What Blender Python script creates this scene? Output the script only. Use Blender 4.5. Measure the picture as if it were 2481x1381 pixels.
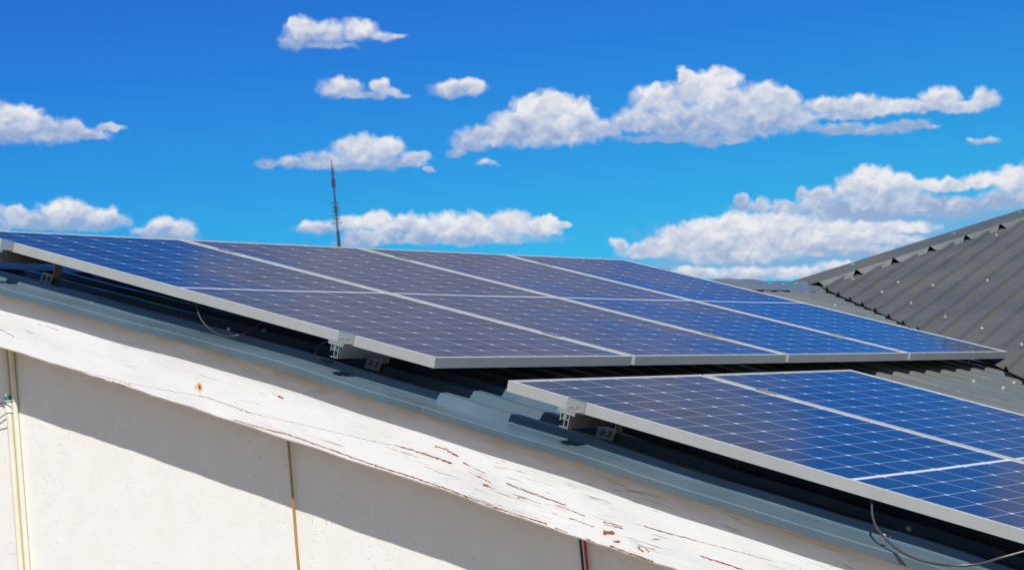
import bpy, math, random
from mathutils import Vector, Matrix

SC = bpy.context.scene
for _o in list(bpy.data.objects):
    bpy.data.objects.remove(_o)
R = math.radians
random.seed(7)

# ------------------------------------------------------------------ camera, world, sun, exposure
Z0 = 4.2                                   # height of the panel row's top edge above the ground
CAMP = Vector((5.99638556, -4.85249755, -1.08335717 + Z0))
FWD = Vector((-0.58062726, 0.80925760, 0.08929794)).normalized()
RGT = Vector((0.80346263, 0.58726370, -0.09782201)).normalized()
UP = RGT.cross(FWD).normalized()
RGT = FWD.cross(UP).normalized()
FPX, CXP, CYP = 4842.28, 1240.5, 690.5       # focal length and centre in the photograph's pixels
cam = bpy.data.cameras.new('camera')
camo = bpy.data.objects.new('camera', cam)
SC.collection.objects.link(camo)
camo.matrix_world = Matrix((
    (RGT.x, UP.x, -FWD.x, CAMP.x), (RGT.y, UP.y, -FWD.y, CAMP.y),
    (RGT.z, UP.z, -FWD.z, CAMP.z), (0, 0, 0, 1)))
cam.sensor_width = 36.0
cam.lens = FPX / 2481.0 * 36.0
cam.clip_start = 0.1
cam.clip_end = 8000
cam.dof.use_dof = True
cam.dof.focus_distance = 6.6
cam.dof.aperture_fstop = 13
SC.camera = camo
SC.view_settings.view_transform = 'Standard'
SC.view_settings.look = 'None'
SC.view_settings.exposure = 0.15
SC.view_settings.gamma = 1
SC.view_settings.use_curve_mapping = False
try:
    SC.cycles.max_bounces = 8
    SC.cycles.use_denoising = True
    SC.cycles.sample_clamp_indirect = 6
except Exception:
    pass

TO_SUN = Vector((0.45, -0.55, 1.0)).normalized()
sun = bpy.data.lights.new('sun', 'SUN')
sun.energy = 5.0
sun.angle = R(0.53)
sun.color = (1.0, 0.955, 0.875)
suno = bpy.data.objects.new('sun', sun)
SC.collection.objects.link(suno)
suno.rotation_euler = (-TO_SUN).to_track_quat('-Z', 'Y').to_euler()
suno.location = (0, 0, 30)


def ray(px, py):
    return RGT * ((px - CXP) / FPX) - UP * ((py - CYP) / FPX) + FWD


# ------------------------------------------------------------------ node helper
class NT:
    def __init__(self, nt):
        self.nt = nt

    def put(self, sock, v):
        if v is None:
            return
        if isinstance(v, bpy.types.NodeSocket):
            self.nt.links.new(v, sock)
        else:
            if sock.type == 'RGBA' and len(v) == 3:
                v = (*v, 1)
            sock.default_value = v

    def n(self, t, **kw):
        nd = self.nt.nodes.new(t)
        for k, v in kw.items():
            setattr(nd, k, v)
        return nd

    def m(self, op, a, b=None, c=None, clamp=False):
        nd = self.n('ShaderNodeMath', operation=op, use_clamp=clamp)
        for i, v in enumerate((a, b, c)):
            self.put(nd.inputs[i], v)
        return nd.outputs[0]

    def vm(self, op, a, b=None, c=None):
        nd = self.n('ShaderNodeVectorMath', operation=op)
        for i, v in enumerate((a, b, c)):
            self.put(nd.inputs[i], v)
        return nd.outputs['Value'] if op in ('LENGTH', 'DOT_PRODUCT', 'DISTANCE') else nd.outputs[0]

    def mix(self, f, a, b, mode='MIX'):
        nd = self.n('ShaderNodeMix', data_type='RGBA', blend_type=mode)
        self.put(nd.inputs[0], f)
        self.put(nd.inputs[6], a)
        self.put(nd.inputs[7], b)
        return nd.outputs[2]

    def step(self, x, lo, hi, a=0.0, b=1.0, smooth=True):
        nd = self.n('ShaderNodeMapRange', interpolation_type='SMOOTHSTEP' if smooth else 'LINEAR')
        for i, v in enumerate((x, lo, hi, a, b)):
            self.put(nd.inputs[i], v)
        return nd.outputs[0]

    def noise(self, vec, scale, detail=4, rough=0.55, dist=0.0, dim='3D', w=None):
        nd = self.n('ShaderNodeTexNoise', noise_dimensions=dim)
        self.put(nd.inputs['Vector'], vec)
        if w is not None:
            self.put(nd.inputs['W'], w)
        self.put(nd.inputs['Scale'], scale)
        self.put(nd.inputs['Detail'], detail)
        self.put(nd.inputs['Roughness'], rough)
        self.put(nd.inputs['Distortion'], dist)
        return nd.outputs[0]

    def xyz(self, x, y, z=0.0):
        nd = self.n('ShaderNodeCombineXYZ')
        for i, v in enumerate((x, y, z)):
            self.put(nd.inputs[i], v)
        return nd.outputs[0]

    def sep(self, v):
        nd = self.n('ShaderNodeSeparateXYZ')
        self.put(nd.inputs[0], v)
        return nd.outputs

    def ramp(self, f, stops):
        nd = self.n('ShaderNodeValToRGB')
        self.put(nd.inputs[0], f)
        cr = nd.color_ramp
        while len(cr.elements) > 1:
            cr.elements.remove(cr.elements[-1])
        cr.elements[0].position = stops[0][0]
        cr.elements[0].color = (*stops[0][1], 1)
        for p, c in stops[1:]:
            e = cr.elements.new(p)
            e.color = (*c, 1)
        return nd.outputs[0]


# ------------------------------------------------------------------ sky with clouds (directions only, at infinity)
RHO = R(5.6)


def dir_uv(d):
    d = d.normalized()
    az, el = math.degrees(math.atan2(d.x, d.y)), math.degrees(math.asin(d.z))
    return az * math.cos(RHO) - el * math.sin(RHO), az * math.sin(RHO) + el * math.cos(RHO)


def puv(x, y):
    return dir_uv(ray(x, y))


DPP = 57.2958 / FPX                         # degrees of sky per photograph pixel

# cloud banks: (window, [cloud]); a cloud = (top, base, [puffs (x, y, rx, ry)], softness)
BANKS = [
    ((-900, 230, 520, 700), [
        (258, 356, [(20, 318, 110, 46), (-60, 300, 110, 52), (100, 326, 80, 32), (160, 322, 56, 30), (210, 326, 50, 20), (262, 310, 36, 11), (40, 285, 50, 26)], .30),
        (488, 558, [(165, 522, 66, 34), (70, 540, 80, 24), (250, 536, 58, 28), (130, 548, 150, 18), (30, 520, 34, 20), (-40, 540, 70, 40)], .30),
        (528, 578, [(415, 556, 52, 26), (360, 562, 34, 16), (452, 560, 26, 18), (410, 572, 70, 14)], .30)]),
    ((600, -60, 1260, 265), [
        (42, 132, [(735, 84, 44, 36), (712, 108, 38, 22), (790, 86, 52, 32), (868, 80, 48, 30), (925, 90, 40, 14), (790, 112, 70, 12), (955, 90, 26, 8), (714, 60, 16, 18)], .42),
        (190, 250, [(828, 222, 52, 30), (850, 205, 24, 14), (880, 234, 60, 12), (918, 212, 26, 20), (945, 226, 32, 12), (975, 232, 22, 7)], .40),
        ]),
    ((680, 500, 1440, 640), [
        (515, 612, [(925, 545, 36, 30), (990, 558, 72, 34), (1080, 556, 56, 34), (1150, 552, 52, 34), (1235, 546, 56, 32), (1290, 556, 40, 26), (1335, 552, 26, 28), (1362, 548, 20, 10), (1080, 580, 230, 20), (880, 580, 60, 24), (850, 592, 44, 14)], .26),
        (530, 572, [(770, 556, 56, 18), (850, 545, 50, 22), (900, 535, 30, 14)], .45)]),
    ((1022, 140, 2700, 440), [
        (190, 244, [(1108, 220, 60, 23), (1140, 212, 40, 20), (1090, 228, 48, 14)], .36),
        (226, 388, [(1325, 280, 84, 50), (1250, 305, 62, 34), (1408, 275, 28, 34), (1390, 300, 60, 42), (1170, 335, 66, 28), (1140, 350, 48, 24), (1300, 330, 150, 38), (1440, 318, 60, 26), (1108, 372, 26, 14), (1340, 246, 40, 22)], .24),
        (384, 408, [(1176, 395, 24, 10), (1196, 398, 14, 7)], .8),
        (165, 366, [(1660, 185, 20, 20), (1750, 195, 42, 32), (1700, 225, 66, 44), (1600, 255, 66, 44), (1590, 215, 16, 16), (1545, 300, 60, 34), (1640, 300, 120, 44), (1780, 265, 76, 50), (1850, 250, 62, 42), (1900, 245, 36, 30), (1900, 290, 70, 40), (1790, 310, 130, 34), (1720, 345, 42, 20), (1780, 342, 40, 14), (1620, 338, 110, 12)], .22),
        (210, 335, [(2010, 258, 50, 20), (2090, 258, 56, 24), (2160, 262, 60, 22), (2280, 242, 44, 28), (2230, 262, 80, 18), (2385, 245, 32, 28), (2330, 262, 60, 16), (2060, 280, 100, 16), (2030, 315, 80, 16), (2120, 318, 80, 14), (2200, 304, 60, 14), (2250, 306, 26, 8)], .36),
        (332, 356, [(2385, 344, 34, 10), (2355, 340, 10, 7)], .8)]),
    ((560, 300, 1075, 445), [
        (328, 420, [(890, 374, 74, 42), (850, 360, 42, 24), (780, 392, 62, 22), (935, 362, 40, 30), (650, 399, 26, 15), (700, 396, 36, 16), (1005, 382, 34, 17), (968, 398, 60, 14), (830, 405, 130, 12), (1040, 411, 14, 7)], .30)]),
    ((1470, 380, 2800, 760), [
        (480, 700, [(1880, 605, 330, 80), (2100, 560, 260, 66), (1800, 655, 280, 36), (2260, 520, 210, 46), (1700, 610, 160, 60)], .95),
        (405, 540, [(2120, 440, 54, 34), (2080, 462, 60, 34), (2175, 455, 44, 34), (1985, 482, 50, 26), (1950, 470, 20, 14), (2020, 505, 100, 24), (2150, 490, 100, 34), (1795, 488, 20, 15), (1812, 506, 40, 13), (1850, 498, 18, 24), (1900, 505, 34, 20), (2230, 500, 90, 20), (2090, 522, 140, 12)], .24),
        (410, 530, [(2460, 428, 50, 24), (2390, 440, 60, 20), (2300, 452, 80, 18), (2250, 450, 40, 16), (2330, 500, 110, 22), (2440, 490, 90, 24), (2520, 470, 100, 60), (2300, 522, 60, 10)], .42),
        (515, 690, [(1780, 548, 50, 32), (1720, 562, 70, 30), (1640, 580, 40, 30), (1590, 600, 50, 22), (1502, 595, 22, 18), (1560, 612, 60, 20), (1700, 600, 130, 34), (1830, 580, 90, 34), (1900, 600, 120, 34), (1780, 625, 130, 22)], .26),
        (540, 640, [(2100, 578, 80, 26), (2030, 590, 90, 24), (1960, 600, 80, 24), (2180, 586, 60, 16), (2060, 610, 150, 16), (2040, 552, 150, 18), (1880, 536, 90, 18), (1960, 560, 120, 26), (2150, 556, 110, 18)], .5),
        (640, 700, [(1800, 668, 160, 20), (1960, 662, 140, 16), (2080, 645, 110, 14), (1660, 655, 30, 10), (1700, 662, 60, 14)], .55)]),
]
# clouds higher up, out of frame, that the glass mirrors: centre azimuth / elevation, radii in degrees
HIGH = [(-36.2, 19.0, 4.6, 2.6), (-33.0, 17.0, 5.2, 2.2), (-38.0, 21.5, 3.4, 2.6), (-35.5, 16.2, 3.6, 1.5), (-29.5, 19.6, 3.4, 1.3), (-30.0, 16.6, 3.2, 1.0),
        (-26.2, 17.3, 2.0, 1.0), (-14.6, 14.4, 2.6, 1.3), (-18.6, 12.5, 1.0, 0.6), (-24.4, 17.0, 2.0, 1.1), (-24.5, 18.6, 2.6, 0.7), (-27.5, 15.6, 2.2, 0.7)]


def build_world():
    w = bpy.data.worlds.new('World')
    SC.world = w
    w.use_nodes = True
    nt = w.node_tree
    nt.nodes.clear()
    g = NT(nt)
    out = g.n('ShaderNodeOutputWorld')
    sky = g.n('ShaderNodeTexSky', sky_type='NISHITA')
    sky.sun_disc = False
    sky.sun_elevation = math.asin(TO_SUN.z)
    sky.sun_rotation = math.atan2(TO_SUN.x, TO_SUN.y)
    sky.air_density = 1.0
    sky.dust_density = 0.2
    sky.ozone_density = 2.5
    tc = g.n('ShaderNodeTexCoord')
    d = g.vm('NORMALIZE', tc.outputs['Generated'])
    x, y, z = g.sep(d)
    az = g.m('MULTIPLY', g.m('ARCTAN2', x, y), 57.2958)
    el = g.m('MULTIPLY', g.m('ARCSINE', z), 57.2958)
    # the photograph's polarised, saturated blue: tint the physical sky
    tint = g.ramp(g.step(el, -2, 58, smooth=False), SKY_TINT)
    # paler towards the sun, where the light is not polarised
    side = g.vm('DOT_PRODUCT', d, tuple(Vector((TO_SUN.x, TO_SUN.y, 0)).normalized()))
    tint = g.mix(g.step(side, -.25, .45), tint, (.58, .66, .74))
    base = g.mix(1.0, sky.outputs[0], tint, 'MULTIPLY')
    U = g.m('SUBTRACT', g.m('MULTIPLY', az, math.cos(RHO)), g.m('MULTIPLY', el, math.sin(RHO)))
    V = g.m('ADD', g.m('MULTIPLY', az, math.sin(RHO)), g.m('MULTIPLY', el, math.cos(RHO)))
    P = g.xyz(U, V, 0.0)
    warp = g.n('ShaderNodeTexNoise', noise_dimensions='2D')
    g.put(warp.inputs['Vector'], P)
    warp.inputs['Scale'].default_value = 2.2
    warp.inputs['Detail'].default_value = 5
    warp.inputs['Roughness'].default_value = .55
    wv = g.vm('MULTIPLY', g.vm('SUBTRACT', warp.outputs['Color'], (.5, .5, .5)), (.34, .30, 0))
    PW = g.vm('ADD', P, wv)
    fine = g.noise(PW, 2.6, 7, .58, dim='2D')
    P2 = g.vm('ADD', PW, (-.03, .13, 0))
    fine2 = g.noise(P2, 2.6, 7, .58, dim='2D')
    vor = g.n('ShaderNodeTexVoronoi', voronoi_dimensions='2D', feature='SMOOTH_F1')
    g.put(vor.inputs['Vector'], PW)
    vor.inputs['Scale'].default_value = 3.4
    vor.inputs['Smoothness'].default_value = .35
    vd = vor.outputs['Distance']
    edge = g.m('ADD', g.m('MULTIPLY', g.m('SUBTRACT', fine, .5), 1.3), g.m('MULTIPLY', g.m('SUBTRACT', .42, vd), .42))
    soft1 = g.noise(PW, 1.5, 3, .5, dim='2D')
    soft2 = g.noise(P2, 1.5, 3, .5, dim='2D')
    relief = g.m('ADD', g.m('MULTIPLY', g.m('SUBTRACT', soft1, soft2), 1.25), g.m('MULTIPLY', g.m('SUBTRACT', fine, fine2), .10))
    DARK, LIGHT = (2.9, 3.8, 5.7), (7.9, 7.9, 8.0)

    def field(puffs):
        acc = None
        for (cx, cy, rx, ry) in puffs:
            inv = (1 / rx, 1 / ry, 0)
            a = g.vm('MULTIPLY_ADD', PW, inv, (-cx / rx, -cy / ry, 0))
            b = g.vm('MULTIPLY', a, (-1, -1.5, 0))
            ln = g.vm('LENGTH', g.vm('MAXIMUM', a, b))
            acc = ln if acc is None else g.m('SMOOTH_MIN', acc, ln, .22)
        return g.m('SUBTRACT', 1.30, acc)

    bg0 = g.n('ShaderNodeBackground')
    g.put(bg0.inputs[0], base)
    bg0.inputs[1].default_value = 0.1
    shader = bg0.outputs[0]
    for (x0, y0, x1, y1), clouds in BANKS:
        col = base
        for top, bot, puffs, soft in clouds:
            pp = []
            for (px, py, rx, ry) in puffs:
                u, v = puv(px, py)
                pp.append((u, v, rx * DPP, ry * DPP))
            f = field(pp)
            s = g.m('ADD', f, g.m('MULTIPLY', edge, .46))
            # tilt of the base line across the bank is small: use the local puffs for the height
            xm = sum(q[0] for q in puffs) / len(puffs)
            vt, vb = puv(xm, top)[1], puv(xm, bot)[1]
            t = g.step(g.m('MULTIPLY_ADD', g.m('SUBTRACT', soft1, .5), (vt - vb) * .7, V), vb + .02 * (vt - vb), vb + .85 * (vt - vb), 0.0, 1.0, smooth=False)
            a = g.m('MULTIPLY', g.step(s, -.04, g.m('MULTIPLY_ADD', t, -.42, soft + .62)), g.m('MULTIPLY_ADD', t, .16, .82))
            lum = g.m('ADD', g.m('MULTIPLY_ADD', t, .82, .06), relief, clamp=True)
            lum = g.m('SUBTRACT', lum, g.m('MULTIPLY', g.step(s, .25, 1.0), g.m('MULTIPLY_ADD', t, -.16, .26)), clamp=True)
            cc = g.mix(lum, DARK, LIGHT) if soft < .9 else (2.3, 3.7, 6.1, 1)
            if soft >= .9:
                a = g.m('MULTIPLY', g.step(s, .0, .75), .72)
            col = g.mix(a, col, cc)
        u0, v0 = puv((x0), (y0 + y1) / 2)[0], puv((x0 + x1) / 2, y1)[1]
        u1, v1 = puv((x1), (y0 + y1) / 2)[0], puv((x0 + x1) / 2, y0)[1]
        bgc = g.n('ShaderNodeBackground')
        g.put(bgc.inputs[0], col)
        bgc.inputs[1].default_value = 0.1
        ins = g.m('MULTIPLY', g.m('MULTIPLY', g.m('GREATER_THAN', U, u0), g.m('LESS_THAN', U, u1)),
                  g.m('MULTIPLY', g.m('GREATER_THAN', V, v0), g.m('LESS_THAN', V, v1)))
        mx = g.n('ShaderNodeMixShader')
        g.put(mx.inputs[0], ins)
        nt.links.new(shader, mx.inputs[1])
        nt.links.new(bgc.outputs[0], mx.inputs[2])
        shader = mx.outputs[0]
    # the high bank
    pp = []
    for (a_, e_, ra, re) in HIGH:
        dv = Vector((math.sin(R(a_)) * math.cos(R(e_)), math.cos(R(a_)) * math.cos(R(e_)), math.sin(R(e_))))
        u, v = dir_uv(dv)
        pp.append((u, v, ra, re))
    f = field(pp)
    s = g.m('ADD', f, g.m('MULTIPLY', g.m('SUBTRACT', g.noise(P, .8, 4, .5, dim='2D'), .5), .5))
    a = g.m('MULTIPLY', g.step(s, .02, .40), HIGH_ALPHA)
    col = g.mix(a, base, g.mix(g.m('ADD', g.noise(P, .5, 3, .5, dim='2D'), .0), HIGH_DARK, HIGH_LIGHT))
    bgc = g.n('ShaderNodeBackground')
    g.put(bgc.inputs[0], col)
    bgc.inputs[1].default_value = 0.1
    vlow = puv(1240, -75)[1]
    vlow_r = 3.0
    ins = g.m('MULTIPLY', g.m('GREATER_THAN', V, vlow), g.m('MULTIPLY', g.m('GREATER_THAN', U, -52), g.m('LESS_THAN', U, -8)))
    mx = g.n('ShaderNodeMixShader')
    g.put(mx.inputs[0], ins)
    nt.links.new(shader, mx.inputs[1])
    nt.links.new(bgc.outputs[0], mx.inputs[2])
    nt.links.new(mx.outputs[0], out.inputs[0])
    w.cycles.sampling_method = 'MANUAL'
    w.cycles.sample_map_resolution = 256


SKY_TINT = [(.10, (.10, .70, .97)), (.158, (.085, .62, .96)), (.183, (.082, .57, 1.0)), (.233, (.082, .48, 1.03)), (.27, (.083, .43, 1.03)),
            (.40, (.09, .42, .98)), (.72, (.60, .68, .76)), (1, (.66, .72, .76))]
HIGH_ALPHA, HIGH_DARK, HIGH_LIGHT = .95, (1.5, 1.45, 2.1), (2.9, 2.75, 3.6)
build_world()


# ------------------------------------------------------------------ materials
def material(name, fn):
    m = bpy.data.materials.new(name)
    m.use_nodes = True
    nt = m.node_tree
    nt.nodes.clear()
    g = NT(nt)
    out = g.n('ShaderNodeOutputMaterial')
    p = g.n('ShaderNodeBsdfPrincipled')
    nt.links.new(p.outputs[0], out.inputs[0])
    fn(g, p)
    return m


def pset(g, p, **kw):
    names = {'base': 'Base Color', 'rough': 'Roughness', 'metal': 'Metallic', 'ior': 'IOR', 'normal': 'Normal',
             'spec': 'Specular IOR Level', 'coat': 'Coat Weight', 'coat_rough': 'Coat Roughness'}
    for k, v in kw.items():
        g.put(p.inputs[names[k]], v)


def bump(g, h, strength=.3, dist=.002):
    b = g.n('ShaderNodeBump')
    b.inputs['Strength'].default_value = strength
    b.inputs['Distance'].default_value = dist
    g.put(b.inputs['Height'], h)
    return b.outputs[0]


def objc(g):
    return g.n('ShaderNodeTexCoord').outputs['Object']


def plain(name, col, rough=.5, metal=0.0, var=.12, scale=18.0, bmp=0.0, spec=.5):
    def fn(g, p):
        c = objc(g)
        n = g.noise(c, scale, 5, .6)
        k = g.step(n, .25, .75, 1 - var, 1 + var, smooth=False)
        pset(g, p, base=g.mix(1.0, (*col, 1), g.xyz(k, k, k), 'MULTIPLY'), rough=g.step(n, .2, .8, rough - .08, rough + .08, smooth=False), metal=metal, spec=spec)
        if bmp:
            pset(g, p, normal=bump(g, g.noise(c, scale * 4, 4, .6), bmp, .001))
    return material(name, fn)


PW_, PL_ = 1.136, 2.3096                    # panel width and length in metres


def cells_fn(g, p):
    uv = g.n('ShaderNodeUVMap')
    uv.uv_map = 'UVMap'
    u, v, _ = g.sep(uv.outputs[0])
    M, MG = .017, .0075
    px = (PW_ - 2 * M) / 6
    half = (PL_ - 2 * M) / 2 - MG
    py = half / 12
    su = g.m('SUBTRACT', u, M)
    fu = g.m('MULTIPLY', g.m('PINGPONG', su, px / 2), 1.0)              # distance to the nearest column line
    sv = g.m('SUBTRACT', g.m('ABSOLUTE', g.m('SUBTRACT', v, PL_ / 2)), MG)
    fv = g.m('PINGPONG', g.m('MAXIMUM', sv, 0.0), py / 2)               # distance to the nearest row line
    lu = g.step(fu, .0010, .0020, 1.0, 0.0)
    lv = g.step(fv, .0007, .0016, 1.0, 0.0)
    dia = g.step(g.m('ADD', fu, g.m('MULTIPLY', fv, 1.0)), .0085, .0105, 1.0, 0.0)
    mid = g.m('LESS_THAN', sv, 0.0)
    rim = g.m('MAXIMUM', g.m('MAXIMUM', g.m('LESS_THAN', u, M), g.m('GREATER_THAN', u, PW_ - M)),
              g.m('GREATER_THAN', sv, half))
    line = g.m('MAXIMUM', g.m('MAXIMUM', g.m('MULTIPLY', lu, .8), g.m('MULTIPLY', lv, .62)), g.m('MAXIMUM', dia, g.m('MAXIMUM', mid, rim)))
    # busbars, faint
    fb = g.m('PINGPONG', su, px / 20)
    bus = g.m('MULTIPLY', g.step(fb, .0003, .0007, 1.0, 0.0), .10)
    cell = g.xyz(g.m('FLOOR', g.m('DIVIDE', su, px)), g.m('FLOOR', g.m('DIVIDE', v, py)), 0.0)
    wn = g.n('ShaderNodeTexWhiteNoise', noise_dimensions='3D')
    g.put(wn.inputs['Vector'], cell)
    k = g.step(wn.outputs[0], 0, 1, .72, 1.25, smooth=False)
    blue = g.mix(1.0, CELL_BLUE, g.xyz(k, k, k), 'MULTIPLY')
    c = g.mix(g.m('MAXIMUM', line, bus), blue, CELL_LINE)
    dust = g.noise(objc(g), 5.0, 5, .65)
    c = g.mix(g.step(dust, .45, .85, 0.0, .05), c, (.35, .32, .28))
    low = g.m('MULTIPLY', g.step(v, PL_ - .10, PL_ - .012), g.step(g.noise(g.vm('MULTIPLY', uv.outputs[0], (14, 3, 1)), 1.0, 4, .6, dim='2D'), .35, .75, .02, .22))
    c = g.mix(low, c, (.38, .35, .30))
    pset(g, p, base=c, rough=g.step(dust, .3, .8, .07, .15), ior=1.45, spec=CELL_SPEC)


CELL_BLUE, CELL_LINE, CELL_SPEC = (.005, .024, .062), (.66, .70, .76), .42
M_CELL = material('solar_glass', cells_fn)


def alu_fn(col, rough, metal, streak):
    def fn(g, p):
        c = objc(g)
        n = g.noise(g.vm('MULTIPLY', c, streak), 30, 4, .6)
        n2 = g.noise(c, 6, 4, .6)
        k = g.m('ADD', g.step(n, .2, .8, .93, 1.05, smooth=False), g.step(n2, .3, .7, -.04, .04, smooth=False))
        pset(g, p, base=g.mix(1.0, col, g.xyz(k, k, k), 'MULTIPLY'), rough=g.step(n, .2, .8, rough - .06, rough + .08, smooth=False), metal=metal)
    return fn


M_FRAME = material('anodised_frame', alu_fn((.405, .425, .43), .40, .12, (1, 1, 1)))
M_RAIL = material('raw_aluminium', alu_fn((.62, .60, .57), .24, .85, (6, .6, 6)))
M_PLATE = material('zinc_plate', alu_fn((.60, .61, .62), .45, .1, (2, 2, 2)))
M_STEEL = plain('stainless_steel', (.52, .50, .47), .28, .9, .1)
M_SCREW = plain('zinc_screw', (.62, .61, .58), .4, .3, .1)
M_DARKHOLE = plain('dark_socket', (.03, .028, .025), .6)
M_CYAN = plain('cyan_cap', (.03, .50, .66), .45, 0, .05)
M_PVC = plain('pvc_conduit', (.74, .71, .58), .42, 0, .08, 9)
M_COUP = plain('pvc_coupling', (.78, .80, .80), .4, 0, .05)
M_BLACK = plain('black_cable', (.018, .018, .02), .42, 0, .1)
M_GREYC = plain('grey_sheath', (.050, .048, .052), .30, 0, .1)
M_RED = plain('red_wire', (.42, .03, .025), .45, 0, .1)
M_BROWN = plain('brown_cable', (.40, .22, .06), .5, 0, .15, 30)
M_MAST = plain('mast_steel', (.03, .05, .09), .6, .2, .1)
M_GROUND = plain('dry_ground', (.27, .20, .12), .9, 0, .25, 1.5)


def roof_fn(blue_cast, warm):
    def fn(g, p):
        uv = g.n('ShaderNodeUVMap')
        uv.uv_map = 'UVMap'
        t = uv.outputs[0]
        big = g.noise(t, 1.3, 5, .6, dim='2D')
        streak = g.noise(g.vm('MULTIPLY', t, (26, 1.2, 1)), 1.0, 5, .65, dim='2D')
        spots = g.noise(t, 60, 4, .6, dim='2D')
        scr = g.noise(g.vm('MULTIPLY', t, (9, 70, 1)), 1.0, 3, .5, .6, dim='2D')
        c = g.mix(g.step(big, .35, .65), ROOF_A, ROOF_B)
        if blue_cast:                      # sky-blue cast near the gable, painted into the sheet colour
            e = g.mix(g.step(big, .35, .65), EDGE_A, EDGE_B)
            c = g.mix(g.step(g.sep(t)[0], .9, 2.6, 1.0, 0.0), c, e)
        c = g.mix(g.step(streak, .45, .72, 0.0, warm), c, ROOF_RUST)
        c = g.mix(g.step(spots, .68, .8, 0.0, .35), c, (.05, .05, .048))
        c = g.mix(g.step(scr, .72, .80, 0.0, .30), c, (.36, .40, .42))
        scr2 = g.noise(g.vm('MULTIPLY', t, (160, 6, 1)), 1.0, 4, .6, .4, dim='2D')
        c = g.mix(g.step(scr2, .70, .76, 0.0, .30), c, (.42, .45, .46))
        grime = g.noise(g.vm('MULTIPLY', t, (6, 2.2, 1)), 1.0, 6, .7, dim='2D')
        c = g.mix(g.step(grime, .50, .78, 0.0, .30), c, (.055, .052, .045))
        pset(g, p, base=c, rough=g.step(g.m('ADD', big, g.m('MULTIPLY', streak, .5)), .4, 1.1, .18 if blue_cast else .42, .36 if blue_cast else .58), spec=.5)
        pset(g, p, normal=bump(g, g.m('ADD', big, g.m('MULTIPLY', spots, .06)), .25, .006))
    return fn


ROOF_A, ROOF_B, ROOF_RUST = (.110, .130, .130), (.135, .155, .155), (.14, .115, .085)
EDGE_A, EDGE_B = (.068, .116, .160), (.092, .144, .188)
M_ROOF = material('roof_paint', roof_fn(True, .35))
ROOF_A, ROOF_B = (.062, .074, .079), (.082, .087, .085)
ROOF_RUST = (.105, .082, .052)
M_ROOFB = material('roof_paint_weathered', roof_fn(False, .5))

# ------------------------------------------------------------------ geometry helpers
FIT = dict(pitch=0.321732033, L=2.00141387, gap=0.244368385, q=(-0.000557338, 0.00432624531, -0.00809136552, -0.0468734203, 0.00403968114, -0.00819488626, 0.0197968787))
S = 1.154
PITCH = FIT['pitch']
CP, SP = math.cos(PITCH), math.sin(PITCH)
N = Vector((SP, 0, CP))
VD = Vector((CP, 0, -SP))
O0 = Vector((0, 0, Z0))


def P3(v, y, h):
    """Point on the roof slope: v metres down the slope, y along the ridge, h above the panel plane."""
    return O0 + VD * v + Vector((0, y, 0)) + N * h


def svh(p):
    p = p - O0
    return p.dot(VD), p.y, p.dot(N)


def at_y(px, py, y):
    d = ray(px, py)
    return CAMP + d * ((y - CAMP.y) / d.y)


def at_h(px, py, h):
    d = ray(px, py)
    return CAMP + d * ((h - (CAMP - O0).dot(N)) / d.dot(N))


def to_px(p):
    d = p - CAMP
    w = d.dot(FWD)
    return CXP + FPX * d.dot(RGT) / w, CYP - FPX * d.dot(UP) / w


def panel_pt(u, v, low):
    q = FIT['q']
    L, gap = FIT['L'], FIT['gap']
    vv = v * L + (L + gap if low else 0)
    h = q[0] * u * (4 - u) + q[5] * u * (v + (1 if low else 0)) + (q[2] + q[3] * v + q[4] * u + q[1] * u * v + q[6] * v * v if low else 0)
    u2 = u + (.004 if low else 0)
    return P3(vv * S, u2 * S, h * S)


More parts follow.
